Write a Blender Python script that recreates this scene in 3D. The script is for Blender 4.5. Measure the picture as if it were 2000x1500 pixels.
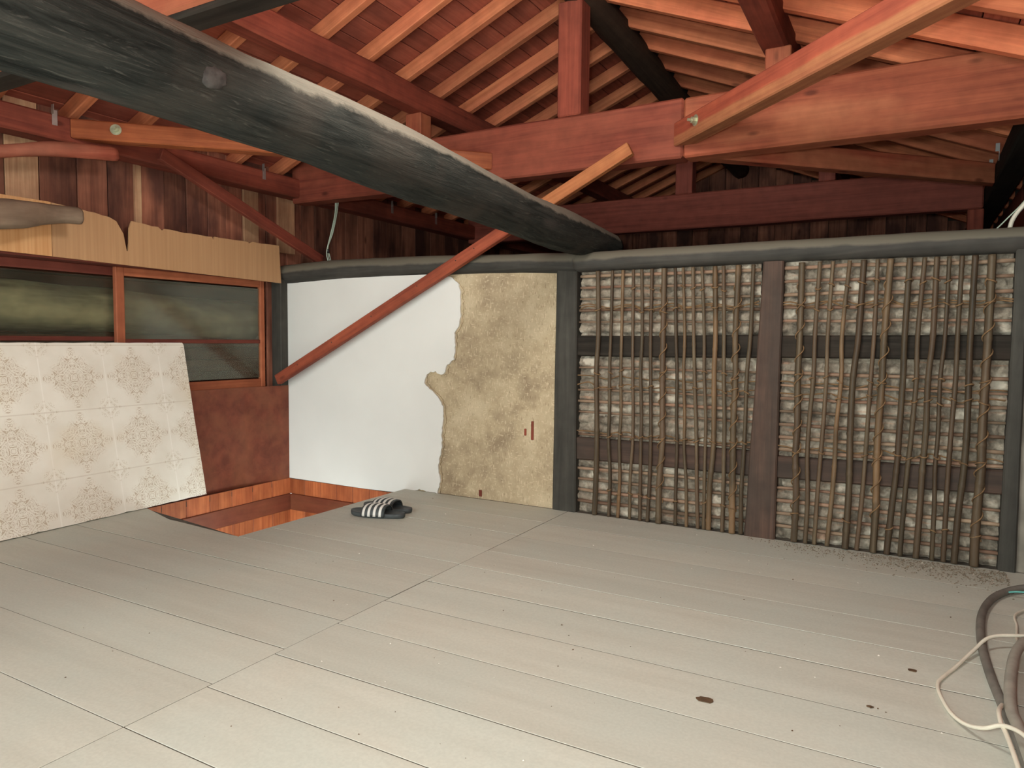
import bpy, bmesh, math, random
from mathutils import Vector, Matrix, noise
R = random.Random(7)
for o in list(bpy.data.objects): bpy.data.objects.remove(o)
SC = bpy.context.scene
COL = SC.collection
# ------------------------------------------------------------------ camera
YAW, PIT, ROL, CH = .51, .0615, .009, .8373
fw = Vector((-math.sin(YAW)*math.cos(PIT), math.cos(YAW)*math.cos(PIT), -math.sin(PIT)))
rt = Vector((math.cos(YAW), math.sin(YAW), 0)); up = rt.cross(fw)
rt, up = rt*math.cos(ROL)+up*math.sin(ROL), up*math.cos(ROL)-rt*math.sin(ROL)
cd = bpy.data.cameras.new('camera'); cam = bpy.data.objects.new('camera', cd); COL.objects.link(cam)
cd.sensor_width = 36; cd.lens = 1396.65/2000*36; cd.clip_start = .02
cam.matrix_world = Matrix(((rt.x, up.x, -fw.x, 0), (rt.y, up.y, -fw.y, 0), (rt.z, up.z, -fw.z, CH), (0, 0, 0, 1)))
SC.camera = cam
# ------------------------------------------------------------------ light
W = bpy.data.worlds.new('world'); SC.world = W; W.use_nodes = True
W.node_tree.nodes['Background'].inputs[0].default_value = (.915, 1, .955, 1)
W.node_tree.nodes['Background'].inputs[1].default_value = 3.2     # daylight through the open gable end behind the camera
fl = bpy.data.lights.new('camera_flash', 'POINT'); fl.energy = 60; fl.shadow_soft_size = .03; fl.color = (.94, 1, .94)
flo = bpy.data.objects.new('camera_flash', fl); COL.objects.link(flo)
flo.location = Vector((0, 0, CH)) - rt*.06 + up*.07 - fw*.01
cl = bpy.data.lights.new('overhead_fill', 'POINT'); cl.energy = 43; cl.shadow_soft_size = .18; cl.color = (.97, 1, .93)   # unseen fill added under the right roof slope to brighten the mid floor
clo = bpy.data.objects.new('overhead_fill', cl); COL.objects.link(clo); clo.location = (-.78, 1.52, 2.05)
SC.view_settings.view_transform = 'Standard'; SC.view_settings.look = 'None'
SC.view_settings.gamma = 1; SC.view_settings.use_curve_mapping = False
SC.view_settings.exposure = 0.55

# ------------------------------------------------------------------ materials
def nt(name):
    m = bpy.data.materials.new(name); m.use_nodes = True
    t = m.node_tree; return m, t, t.nodes['Principled BSDF']
def N(t, kind, ins=None, **kw):
    n = t.nodes.new('ShaderNode'+kind)
    for k, v in kw.items(): setattr(n, k, v)
    for k, v in (ins or {}).items():
        s = n.inputs[k]
        if hasattr(v, 'is_linked') or isinstance(v, bpy.types.NodeSocket): t.links.new(v, s)
        else: s.default_value = v
    return n
def ramp(t, fac, stops):
    n = t.nodes.new('ShaderNodeValToRGB'); e = n.color_ramp.elements
    e[0].position, e[0].color = stops[0][0], c4(stops[0][1])
    e[1].position, e[1].color = stops[-1][0], c4(stops[-1][1])
    for p, c in stops[1:-1]:
        x = e.new(p); x.color = c4(c)
    t.links.new(fac, n.inputs[0]); return n.outputs[0]
def c4(c): return (c, c, c, 1) if isinstance(c, (int, float)) else (*c, 1)
def mixc(t, fac, a, b, mode='MIX'):
    n = t.nodes.new('ShaderNodeMix'); n.data_type = 'RGBA'; n.blend_type = mode
    for i, v in ((0, fac), (6, a), (7, b)):
        if isinstance(v, bpy.types.NodeSocket): t.links.new(v, n.inputs[i])
        else: n.inputs[i].default_value = c4(v) if i else v
    return n.outputs[2]
def mth(t, op, a, b=0., c=None):
    n = t.nodes.new('ShaderNodeMath'); n.operation = op
    for i, v in enumerate((a, b, c)):
        if v is None: continue
        if isinstance(v, bpy.types.NodeSocket): t.links.new(v, n.inputs[i])
        else: n.inputs[i].default_value = v
    return n.outputs[0]
def coords(t, scale, rnd=True):
    tc = N(t, 'TexCoord'); out = tc.outputs['Object']
    if rnd:
        oi = N(t, 'ObjectInfo'); mu = mth(t, 'MULTIPLY', oi.outputs['Random'], 37.)
        cb = N(t, 'CombineXYZ', {0: mu, 1: mu, 2: mu}); ad = N(t, 'VectorMath', {0: out, 1: cb.outputs[0]}, operation='ADD'); out = ad.outputs[0]
    mp = N(t, 'Mapping', {'Vector': out, 'Scale': scale}); return mp.outputs[0]
def bump(t, b, h, s, d=.004):
    n = N(t, 'Bump', {'Height': h, 'Strength': s, 'Distance': d}); t.links.new(n.outputs[0], b.inputs['Normal'])
def wood(name, dark, light, blotch=None, bl=.5, knots=.7, rough=.72, tint=.25, dust=None, dlo=.28, grain=1., grad=None, spec=.25):
    m, t, b = nt(name)
    if dark[0] > 2*dark[1]:
        rd = lambda c: c and (min(1, c[0]*1.16), c[1]*.99, c[2]*1.02)
        dark, light, blotch = rd(dark), rd(light), rd(blotch)
    v = coords(t, (1.6, 45*grain, 45*grain)); v2 = coords(t, (2.2, 7, 7)); v3 = coords(t, (1, 1, 1))
    n1 = N(t, 'TexNoise', {'Vector': v, 'Scale': 1., 'Detail': 6., 'Roughness': .65, 'Distortion': .6})
    n2 = N(t, 'TexNoise', {'Vector': v2, 'Scale': 1., 'Detail': 4.})
    col = ramp(t, n1.outputs[0], [(.3, dark), (.68, light)])
    if blotch: col = mixc(t, mth(t, 'MULTIPLY', ramp(t, n2.outputs[0], [(.42, 0.), (.62, 1.)]), bl), col, blotch)
    if knots:
        vk = coords(t, (2.2, 5.5, 5.5)); vo = N(t, 'TexVoronoi', {'Vector': vk, 'Scale': 1.2})
        k = ramp(t, vo.outputs['Distance'], [(.045, 1.), (.10, 0.)])
        col = mixc(t, mth(t, 'MULTIPLY', k, knots), col, tuple(x*.32 for x in dark))
    if grad:      # (axis, from, to, dark, light): sapwood or fresher wood along one side of the piece
        ax = N(t, 'SeparateXYZ', {0: N(t, 'TexCoord').outputs['Object']}).outputs[grad[0]]
        wv = mth(t, 'ADD', ax, mth(t, 'MULTIPLY_ADD', n2.outputs[0], grad[5], -grad[5]/2))
        gf = N(t, 'MapRange', {0: wv, 1: grad[1], 2: grad[2]})
        col = mixc(t, gf.outputs[0], col, ramp(t, n1.outputs[0], [(.3, grad[3]), (.68, grad[4])]))
    oi = N(t, 'ObjectInfo')
    hs = N(t, 'HueSaturation', {'Value': mth(t, 'MULTIPLY_ADD', oi.outputs['Random'], tint*2, 1-tint), 'Color': col}); col = hs.outputs[0]
    fine = N(t, 'TexNoise', {'Vector': v3, 'Scale': 14., 'Detail': 5.})
    col = mixc(t, .35, col, ramp(t, fine.outputs[0], [(.3, .35), (.7, 1.)]), 'MULTIPLY')
    if dust:
        g = N(t, 'NewGeometry'); sp = N(t, 'SeparateXYZ', {0: g.outputs['Normal']})
        nd = N(t, 'TexNoise', {'Vector': v3, 'Scale': 9., 'Detail': 5.})
        f = ramp(t, mth(t, 'ADD', sp.outputs[2], mth(t, 'MULTIPLY_ADD', nd.outputs[0], .5, -.25)), [(dlo, 0.), (dlo+.22, 1.)])
        col = mixc(t, f, col, dust)
    t.links.new(col, b.inputs['Base Color']); b.inputs['Roughness'].default_value = rough
    b.inputs['Specular IOR Level'].default_value = spec
    bump(t, b, n1.outputs[0], .35, .002); return m
def plain(name, c, rough=.6, metal=0., var=.3, scale=20., c2=None, bumpd=0.):
    m, t, b = nt(name); v = coords(t, (1, 1, 1)); n = N(t, 'TexNoise', {'Vector': v, 'Scale': scale, 'Detail': 5.})
    c2 = c2 or tuple(x*(1-var) for x in c)
    t.links.new(ramp(t, n.outputs[0], [(.35, c2), (.65, c)]), b.inputs['Base Color'])
    b.inputs['Roughness'].default_value = rough; b.inputs['Metallic'].default_value = metal
    if bumpd: bump(t, b, n.outputs[0], .6, bumpd)
    return m
M = {}
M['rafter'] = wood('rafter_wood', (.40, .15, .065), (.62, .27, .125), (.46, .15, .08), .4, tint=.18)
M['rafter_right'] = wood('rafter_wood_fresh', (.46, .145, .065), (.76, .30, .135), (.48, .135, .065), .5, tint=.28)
M['board'] = wood('roof_board_wood', (.24, .075, .045), (.40, .135, .08), (.17, .06, .042), .5, tint=.25, knots=.3)
M['tie'] = wood('tie_beam_wood', (.20, .055, .029), (.35, .112, .053), (.45, .195, .09), .5, tint=.08)
M['tie_red'] = wood('dark_red_tie_beam_wood', (.135, .036, .022), (.25, .072, .041), (.28, .10, .055), .35, tint=.0)
M['tie_far'] = wood('far_tie_beam_wood', (.19, .055, .038), (.32, .10, .065), (.22, .07, .05), .4, tint=.08)
M['red'] = wood('red_brown_wood', (.165, .042, .026), (.30, .085, .048), (.11, .034, .022), .5, tint=.15)
M['brace'] = wood('brace_wood', (.25, .055, .032), (.42, .12, .06), (.55, .28, .13), .35, tint=.08)
M['batten'] = wood('two_tone_batten', (.20, .05, .026), (.36, .105, .05), (.15, .04, .022), .4, tint=0., grad=(0, .50, .75, (.36, .12, .047), (.54, .215, .085), .2))
M['brace_sap'] = wood('brace_with_sapwood', (.22, .05, .028), (.36, .10, .05), (.18, .045, .025), .4, tint=0., grad=(2, -.003, -.014, (.27, .085, .042), (.42, .17, .075), .04))
M['orange'] = wood('orange_cedar', (.26, .075, .026), (.48, .18, .065), (.18, .045, .018), .55, tint=.2, rough=.45)
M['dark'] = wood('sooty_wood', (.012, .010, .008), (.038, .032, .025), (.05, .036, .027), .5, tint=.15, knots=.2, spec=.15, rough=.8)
M['post'] = wood('blackened_post', (.034, .033, .028), (.075, .072, .061), (.05, .047, .04), .4, tint=.1, knots=0., grain=.6, spec=.2)
M['midpost'] = wood('dark_red_post', (.052, .033, .025), (.115, .068, .049), (.045, .037, .03), .6, tint=.1, knots=.2)
M['log'] = wood('smoke_blackened_log', (.010, .0112, .010), (.050, .052, .046), (.075, .07, .058), .5, tint=0., knots=.25, dust=(.40, .35, .285), grain=.8, rough=.7)
M['beamlog'] = wood('dusty_dark_log', (.03, .03, .027), (.08, .075, .065), (.05, .045, .04), .5, tint=.05, knots=.1, dust=(.135, .122, .093), dlo=.02, grain=.4)
def log_mat():
    m, t, b = nt('smoke_blackened_log'); v3 = coords(t, (1, 1, 1), False)
    a = N(t, 'TexNoise', {'Vector': coords(t, (2.2, 26, 26), False), 'Scale': 1., 'Detail': 8., 'Roughness': .7, 'Distortion': 1.2})
    c = N(t, 'TexNoise', {'Vector': coords(t, (7, 90, 90), False), 'Scale': 1., 'Detail': 5., 'Roughness': .7, 'Distortion': 2.})
    d = N(t, 'TexNoise', {'Vector': v3, 'Scale': 5., 'Detail': 5.})
    col = ramp(t, a.outputs[0], [(.3, (.007, .0085, .0075)), (.5, (.030, .033, .029)), (.72, (.056, .056, .048))])
    col = mixc(t, ramp(t, c.outputs[0], [(.56, 0.), (.72, .6)]), col, (.125, .122, .105))
    col = mixc(t, ramp(t, d.outputs[0], [(.5, 0.), (.72, .5)]), col, (.075, .062, .05))
    vo = N(t, 'TexVoronoi', {'Vector': coords(t, (1.1, 3, 3), False), 'Scale': 1.3})
    col = mixc(t, ramp(t, vo.outputs['Distance'], [(.05, .8), (.16, 0.)]), col, (.10, .085, .075))
    g = N(t, 'NewGeometry'); sp = N(t, 'SeparateXYZ', {0: g.outputs['Normal']})
    nd = N(t, 'TexNoise', {'Vector': v3, 'Scale': 16., 'Detail': 7., 'Roughness': .7})
    f = ramp(t, mth(t, 'ADD', sp.outputs[2], mth(t, 'MULTIPLY_ADD', nd.outputs[0], .5, -.25)), [(.34, 0.), (.5, 1.)])
    col = mixc(t, f, col, (.205, .19, .152))
    t.links.new(col, b.inputs['Base Color']); b.inputs['Roughness'].default_value = .85; b.inputs['Specular IOR Level'].default_value = .1
    bump(t, b, mth(t, 'ADD', a.outputs[0], mth(t, 'MULTIPLY', c.outputs[0], .5)), .8, .012); return m
M['log'] = log_mat()
M['knot'] = plain('weathered_knot', (.06, .054, .048), .7, 0, .6, 50, bumpd=.003)
M['ridge'] = wood('blackened_ridge_log', (.03, .018, .012), (.08, .05, .032), (.05, .03, .02), .5, tint=0., knots=.2)
M['vboard'] = wood('weathered_board', (.15, .062, .038), (.33, .155, .09), (.06, .028, .021), .85, tint=.35)
M['vlight'] = wood('pale_weathered_board', (.40, .20, .11), (.64, .40, .23), (.2, .09, .05), .5, tint=.15)
M['crook'] = wood('red_crooked_pole', (.26, .07, .04), (.42, .14, .08), (.30, .16, .10), .5, tint=.1)
M['logend'] = wood('dusty_crooked_log', (.16, .11, .075), (.30, .22, .155), (.22, .15, .1), .5, tint=.0, knots=0., grain=.5)
M['chiplog'] = wood('pale_chipped_log', (.22, .19, .14), (.5, .45, .33), (.9, .78, .55), .9, tint=0., knots=0., grain=.4)
M['window'] = wood('window_frame_wood', (.30, .10, .045), (.46, .18, .08), (.2, .07, .035), .5, tint=.1)
M['window_dark'] = wood('dark_window_frame', (.10, .03, .02), (.18, .055, .035), tint=.1)
M['brownply'] = wood('brown_plywood', (.11, .034, .018), (.175, .056, .029), (.23, .10, .047), .4, tint=0., knots=0., rough=.4, grain=.3)
M['cane'] = wood('old_bamboo_cane', (.042, .032, .02), (.135, .10, .06), (.095, .058, .036), .6, tint=.35, knots=0., rough=.5)
M['cane_pale'] = wood('peeled_bamboo_cane', (.048, .036, .022), (.14, .103, .062), (.50, .28, .13), .3, tint=.2, knots=0., rough=.5)
M['lath'] = wood('bamboo_lath', (.15, .095, .062), (.36, .26, .175), (.24, .11, .075), .5, tint=.35, knots=0.)
M['rope'] = plain('straw_rope', (.22, .13, .06), .9, 0, .4, 60)
M['plaster'] = plain('white_plaster', (.72, .725, .695), .8, 0, .05, 3., bumpd=.001)
M['crumb'] = plain('plaster_crumbs', (.72, .68, .6), .9)
M['metal'] = plain('galvanised_metal', (.62, .62, .60), .35, .8, .2)
M['bolt'] = plain('green_yellow_zinc', (.50, .52, .36), .4, .6, .2)
M['white_cable'] = plain('cream_cable_sheath', (.72, .68, .56), .5, 0, .1)
M['grey_cable'] = plain('dusty_grey_cable', (.33, .31, .26), .7, 0, .25)
M['black_cable'] = plain('dusty_black_cable', (.19, .175, .15), .6, 0, .35)
M['black'] = plain('black_rubber', (.02, .02, .02), .45, 0, .2)
M['green_wire'] = plain('pale_green_wire', (.45, .55, .45), .5, 0, .1)
M['teal'] = plain('teal_wire', (.10, .38, .34), .5, 0, .1)
M['sole'] = plain('slate_foam', (.055, .065, .068), .6, 0, .25, 40)
M['stripe'] = plain('white_stripe', (.80, .80, .76), .5, 0, .03)
M['leaf'] = plain('dry_brown_leaf', (.11, .062, .028), .8, 0, .4, 60)
M['dirt'] = plain('brown_dirt', (.22, .175, .12), .95, 0, .4, 50, bumpd=.003)
M['dirtpale'] = plain('pale_mud_crumbs', (.40, .36, .29), .95)
M['rwall'] = plain('pale_mud_plaster', (.30, .275, .225), .9, 0, .4, 9, bumpd=.003)

def mud_mat():
    m, t, b = nt('straw_mud_plaster'); v = coords(t, (1, 1, 1), False)
    n = N(t, 'TexNoise', {'Vector': v, 'Scale': 5.5, 'Detail': 7., 'Roughness': .6})
    col = ramp(t, n.outputs[0], [(.32, (.27, .205, .13)), (.5, (.43, .345, .22)), (.68, (.53, .44, .295))])
    n4 = N(t, 'TexNoise', {'Vector': v, 'Scale': 1.7, 'Detail': 3.}); col = mixc(t, ramp(t, n4.outputs[0], [(.45, 0.), (.7, .35)]), col, (.27, .21, .14))
    for sc, rot, c, th in (((170, 170, 40), .6, (.66, .55, .38), .62), ((50, 170, 150), -.5, (.66, .55, .38), .63), ((190, 190, 45), -.8, (.16, .11, .06), .66), ((120, 120, 30), .2, (.20, .14, .08), .68)):
        mp = N(t, 'Mapping', {'Vector': v, 'Scale': sc, 'Rotation': (0, rot, 0)})
        s = N(t, 'TexNoise', {'Vector': mp.outputs[0], 'Scale': 1., 'Detail': 1.})
        col = mixc(t, ramp(t, s.outputs[0], [(th, 0.), (th+.07, .5)]), col, c)
    t.links.new(col, b.inputs['Base Color']); b.inputs['Roughness'].default_value = .95
    bump(t, b, n.outputs[0], .7, .008); return m
M['mud'] = mud_mat()
def lump_mat():
    m, t, b = nt('rough_mud_infill'); v = coords(t, (1, 1, 1), False)
    n = N(t, 'TexNoise', {'Vector': v, 'Scale': 16., 'Detail': 8., 'Roughness': .7})
    col = ramp(t, n.outputs[0], [(.3, (.085, .072, .055)), (.5, (.25, .215, .165)), (.7, (.46, .41, .325))])
    n2 = N(t, 'TexNoise', {'Vector': v, 'Scale': 9., 'Detail': 4.})
    col = mixc(t, ramp(t, n2.outputs[0], [(.58, 0.), (.66, .8)]), col, (.60, .55, .45))
    n3 = N(t, 'TexNoise', {'Vector': N(t, 'Mapping', {'Vector': v, 'Scale': (5, 5, 40)}).outputs[0], 'Scale': 1., 'Detail': 2.})
    col = mixc(t, ramp(t, n3.outputs[0], [(.60, 0.), (.70, .5)]), col, (.42, .22, .13))
    t.links.new(col, b.inputs['Base Color']); b.inputs['Roughness'].default_value = .95
    bump(t, b, n.outputs[0], .9, .01); return m
M['lump'] = lump_mat()
def floor_mat():
    m, t, b = nt('dusty_grey_boards'); v = coords(t, (1.2, 14, 14)); v3 = coords(t, (1, 1, 1))
    n1 = N(t, 'TexNoise', {'Vector': v, 'Scale': 1., 'Detail': 6., 'Roughness': .6})
    n2 = N(t, 'TexNoise', {'Vector': v3, 'Scale': 3.2, 'Detail': 5.})
    n3 = N(t, 'TexNoise', {'Vector': v3, 'Scale': 130., 'Detail': 3.})
    col = ramp(t, n1.outputs[0], [(.3, (.485, .485, .415)), (.7, (.56, .565, .49))])
    col = mixc(t, ramp(t, n2.outputs[0], [(.4, 0.), (.66, .6)]), col, (.50, .54, .48))
    col = mixc(t, .25, col, ramp(t, n3.outputs[0], [(.35, .7), (.65, 1.)]), 'MULTIPLY')
    oi = N(t, 'ObjectInfo'); hs = N(t, 'HueSaturation', {'Value': mth(t, 'MULTIPLY_ADD', oi.outputs['Random'], .10, .95), 'Color': col})
    t.links.new(hs.outputs[0], b.inputs['Base Color']); b.inputs['Roughness'].default_value = .62; b.inputs['Specular IOR Level'].default_value = .3
    bump(t, b, n1.outputs[0], .15, .002); return m
M['floor'] = floor_mat()
M['gapdirt'] = plain('dark_joint_dirt', (.10, .085, .065), .95, 0, .5, 30)
M['under'] = plain('dark_underfloor', (.05, .04, .03), .9)
def ply_mat(name, a, c):
    m, t, b = nt(name)
    n1 = N(t, 'TexNoise', {'Vector': coords(t, (90, 90, 2.), False), 'Scale': 1., 'Detail': 5.})
    n2 = N(t, 'TexNoise', {'Vector': coords(t, (9, 9, 1.), False), 'Scale': 1., 'Detail': 3.})
    col = ramp(t, n1.outputs[0], [(.3, a), (.7, c)])
    col = mixc(t, ramp(t, n2.outputs[0], [(.5, 0.), (.8, .15)]), col, tuple(x*.8 for x in a))
    t.links.new(col, b.inputs['Base Color']); b.inputs['Roughness'].default_value = .55; return m
M['ply'] = ply_mat('tan_plywood', (.44, .25, .12), (.52, .31, .155))
M['ply_fresh'] = ply_mat('bright_plywood', (.55, .27, .10), (.68, .38, .17))
def glass_mat(name='dusty_glass', lo=.14, hi=.34):
    m, t, b = nt(name)
    n = N(t, 'TexNoise', {'Vector': coords(t, (1, 1, 1), False), 'Scale': 5., 'Detail': 5.})
    tr = N(t, 'BsdfTransparent', {'Color': (.80, .82, .76, 1)})
    df = N(t, 'BsdfDiffuse', {'Color': (.19, .185, .145, 1)})
    gl = N(t, 'BsdfGlossy', {'Roughness': .12, 'Color': (.8, .85, .8, 1)})
    m1 = N(t, 'MixShader', {0: ramp(t, n.outputs[0], [(.3, lo), (.7, hi)]), 1: tr.outputs[0], 2: df.outputs[0]})
    m2 = N(t, 'MixShader', {0: .05, 1: m1.outputs[0], 2: gl.outputs[0]})
    t.links.new(m2.outputs[0], t.nodes['Material Output'].inputs[0]); return m
M['glass'] = glass_mat(); M['glass_clear'] = glass_mat('cleaner_glass', .03, .14)
def panel_mat():     # printed floral tile sheet: object x along the sheet, object z up, 0.30 m tiles
    m, t, b = nt('printed_floral_tile_sheet')
    tc = N(t, 'TexCoord'); s = N(t, 'SeparateXYZ', {0: tc.outputs['Object']})
    T = .30
    def cell(a, off=0.): return mth(t, 'SUBTRACT', mth(t, 'FRACT', mth(t, 'ADD', mth(t, 'DIVIDE', a, T), off)), .5)
    def orn(offx, offz, scale, reach, freq):
        u = mth(t, 'ABSOLUTE', cell(s.outputs[0], offx)); w = mth(t, 'ABSOLUTE', cell(s.outputs[2], offz))
        hi = mth(t, 'MAXIMUM', u, w); lo = mth(t, 'MINIMUM', u, w)
        nz = N(t, 'TexNoise', {'Vector': N(t, 'CombineXYZ', {0: hi, 1: lo, 2: 0.}).outputs[0], 'Scale': scale, 'Detail': 1., 'Distortion': .8})
        f = mth(t, 'FRACT', mth(t, 'MULTIPLY', nz.outputs[0], freq)); line = ramp(t, mth(t, 'ABSOLUTE', mth(t, 'SUBTRACT', f, .5)), [(.08, 1.), (.16, 0.)])
        d = mth(t, 'ADD', u, w); nz2 = N(t, 'TexNoise', {'Vector': N(t, 'CombineXYZ', {0: hi, 1: lo, 2: 3.}).outputs[0], 'Scale': 14., 'Detail': 1.})
        d = mth(t, 'ADD', d, mth(t, 'MULTIPLY_ADD', nz2.outputs[0], .24, -.12))
        msk = ramp(t, d, [(reach-.03, 1.), (reach+.02, 0.)])
        return line, msk, u, w
    l1, m1, u, w = orn(0., 0., 12., .47, 6.)
    l2, m2, _, _ = orn(.5, .5, 16., .23, 5.)
    base = N(t, 'TexNoise', {'Vector': tc.outputs['Object'], 'Scale': 6., 'Detail': 4.})
    col = ramp(t, base.outputs[0], [(.35, (.74, .71, .62)), (.65, (.82, .80, .715))])
    col = mixc(t, mth(t, 'MULTIPLY', m1, .12), col, (.74, .66, .54))
    col = mixc(t, mth(t, 'MULTIPLY', mth(t, 'MULTIPLY', l1, m1), .75), col, (.44, .35, .24))
    col = mixc(t, mth(t, 'MULTIPLY', mth(t, 'MULTIPLY', l2, m2), .7), col, (.5, .43, .3))
    gu = ramp(t, u, [(.488, 0.), (.495, 1.)]); gw = ramp(t, w, [(.488, 0.), (.495, 1.)])
    col = mixc(t, mth(t, 'MULTIPLY', gu, .7), col, (.88, .86, .79)); col = mixc(t, mth(t, 'MULTIPLY', gw, .45), col, (.55, .49, .4))
    st = N(t, 'TexNoise', {'Vector': tc.outputs['Object'], 'Scale': 2.6, 'Detail': 3.})
    col = mixc(t, ramp(t, st.outputs[0], [(.56, 0.), (.72, .4)]), col, (.68, .58, .40))
    t.links.new(col, b.inputs['Base Color']); b.inputs['Roughness'].default_value = .45; b.inputs['Specular IOR Level'].default_value = .3
    return m
M['panel'] = panel_mat()

# ------------------------------------------------------------------ builders
def link(name, me, mat, parent=None, mw=None):
    o = bpy.data.objects.new(name, me); COL.objects.link(o)
    if mat is not None and not me.materials: me.materials.append(mat)
    if mw is not None: o.matrix_basis = mw
    if parent is not None:
        o.parent = parent; o.matrix_parent_inverse = WORLD[parent.name].inverted()
    WORLD[o.name] = o.matrix_basis.copy()
    return o
WORLD = {}
def tag(o, label, cat, group=None):
    o['label'] = label; o['category'] = cat
    if group: o['group'] = group
    return o
def struct(o, label=None):
    o['kind'] = 'structure'
    if label: o['label'] = label
    return o
def mesh(name, v, f, smooth=False):
    me = bpy.data.meshes.new(name); me.from_pydata([tuple(x) for x in v], [], f); me.update()
    if smooth: me.polygons.foreach_set('use_smooth', [True]*len(me.polygons))
    return me
BC = {}
def boxmesh(l, w, h, bev=.004, seg=1, wob=0.):
    k = (round(l, 4), round(w, 4), round(h, 4), bev, wob)
    if k in BC and not wob: return BC[k]
    bm = bmesh.new(); bmesh.ops.create_cube(bm, size=1)
    for v in bm.verts: v.co = Vector((v.co.x*l, v.co.y*w, v.co.z*h))
    if wob:
        n = max(2, int(l/.18)); ed = [e for e in bm.edges if abs((e.verts[0].co-e.verts[1].co).x) > .5*l]
        bmesh.ops.subdivide_edges(bm, edges=ed, cuts=n, use_grid_fill=True)
        s = R.random()*50
        for v in bm.verts:
            q = noise.noise_vector(Vector((v.co.x*2.2+s, v.co.y*3, v.co.z*3)))
            v.co += Vector((0, q.y, q.z))*wob
    if bev:
        ed = [e for e in bm.edges if len(e.link_faces) == 2 and e.calc_face_angle(0) > .9]
        bmesh.ops.bevel(bm, geom=ed, offset=min(bev, w*.3, h*.3), segments=seg, affect='EDGES')
    me = bpy.data.meshes.new('bar'); bm.to_mesh(me); bm.free(); BC[k] = me; return me
def frame(p0, p1, upv=(0, 0, 1)):
    p0, p1 = Vector(p0), Vector(p1); x = (p1-p0).normalized(); u = Vector(upv)
    y = u.cross(x)
    if y.length < 1e-4: y = Vector((0, 1, 0))
    y.normalize(); z = x.cross(y); c = (p0+p1)/2
    return Matrix(((x.x, y.x, z.x, c.x), (x.y, y.y, z.y, c.y), (x.z, y.z, z.z, c.z), (0, 0, 0, 1))), (p1-p0).length
def bar(name, p0, p1, w, h, mat, parent=None, upv=(0, 0, 1), bev=.004, wob=0.):
    """a squared timber from p0 to p1 (centre line); local x runs along it, h is measured along upv"""
    mw, l = frame(p0, p1, upv); me = boxmesh(l, w, h, bev, 1, wob)
    if me.materials and me.materials[0] is not mat: me = me.copy(); me.materials.clear(); BC.pop((round(l,4),round(w,4),round(h,4),bev,wob), None)
    return link(name, me, mat, parent, mw)
def boxo(name, x0, x1, y0, y1, z0, z1, mat, parent=None, bev=.003, axis='X', wob=0.):
    c = ((x0+x1)/2, (y0+y1)/2, (z0+z1)/2)
    if axis == 'X': return bar(name, (x0, c[1], c[2]), (x1, c[1], c[2]), y1-y0, z1-z0, mat, parent, (0, 0, 1), bev, wob)
    if axis == 'Y': return bar(name, (c[0], y0, c[2]), (c[0], y1, c[2]), x1-x0, z1-z0, mat, parent, (0, 0, 1), bev, wob)
    return bar(name, (c[0], c[1], z0), (c[0], c[1], z1), x1-x0, y1-y0, mat, parent, (0, 1, 0), bev, wob)
def cr(pts, n=6):
    P = [Vector(p) for p in pts]; out = []
    for i in range(len(P)-1):
        a, b, c, d = P[max(i-1, 0)], P[i], P[i+1], P[min(i+2, len(P)-1)]
        for k in range(n):
            t = k/n; out.append(.5*((2*b)+(c-a)*t+(2*a-5*b+4*c-d)*t*t+(3*b-a-3*c+d)*t**3))
    out.append(P[-1]); return out
def tube(name, pts, rad, mat, parent=None, seg=8, sub=6, noisy=0., flat=(1, 1), base=None, seed=0):
    """tube along points; local x along first-to-last so that the grain follows it"""
    P = cr(pts, sub) if sub > 1 else [Vector(p) for p in pts]
    mw, l = frame(P[0], P[-1], (0, 0, 1) if abs((P[-1]-P[0]).normalized().z) < .9 else (0, 1, 0)); inv = mw.inverted(); P = [inv @ p for p in P]
    n = len(P); vs = []; fs = []; prev = None
    for i, p in enumerate(P):
        tg = (P[min(i+1, n-1)]-P[max(i-1, 0)]).normalized()
        if prev is None:
            q = Vector((0, 0, 1)) if abs(tg.z) < .8 else Vector((0, 1, 0)); prev = q
        b = tg.cross(prev); b.normalize(); a = b.cross(tg); a.normalize(); prev = a
        f = i/(n-1); r = rad(f) if callable(rad) else rad
        for k in range(seg):
            th = 2*math.pi*k/seg
            q = r
            if noisy: q *= 1+noisy*noise.noise(Vector((p.x*3.1+seed, math.cos(th)*1.3, math.sin(th)*1.3)))+noisy*.5*noise.noise(Vector((p.x*11+seed, math.cos(th)*3, math.sin(th)*3)))
            vs.append(p+(b*math.cos(th)*flat[0]+a*math.sin(th)*flat[1])*q)
    for i in range(n-1):
        for k in range(seg): fs.append((i*seg+k, i*seg+(k+1) % seg, (i+1)*seg+(k+1) % seg, (i+1)*seg+k))
    fs.append(tuple(range(seg))[::-1]); fs.append(tuple((n-1)*seg+k for k in range(seg)))
    me = mesh(name, vs, fs, True)
    return link(name, me, mat, parent, mw)
def slab(name, poly, axis, d0, d1, mat, parent=None, origin=None):
    """polygon (list of 2-D points) extruded along an axis from d0 to d1"""
    def P(a, b, d): return {'X': (d, a, b), 'Y': (a, d, b), 'Z': (a, b, d)}[axis]
    o = Vector(origin or (0, 0, 0)); n = len(poly)
    v = [Vector(P(a, b, d0))-o for a, b in poly]+[Vector(P(a, b, d1))-o for a, b in poly]
    f = [tuple(range(n)), tuple(range(2*n-1, n-1, -1))]+[(i, (i+1) % n, n+(i+1) % n, n+i) for i in range(n)]
    me = mesh(name, v, f); bm = bmesh.new(); bm.from_mesh(me); bmesh.ops.recalc_face_normals(bm, faces=bm.faces)
    bmesh.ops.triangulate(bm, faces=[q for q in bm.faces if len(q.verts) > 4]); bm.to_mesh(me); bm.free()
    return link(name, me, mat, parent, Matrix.Translation(o))
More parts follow.
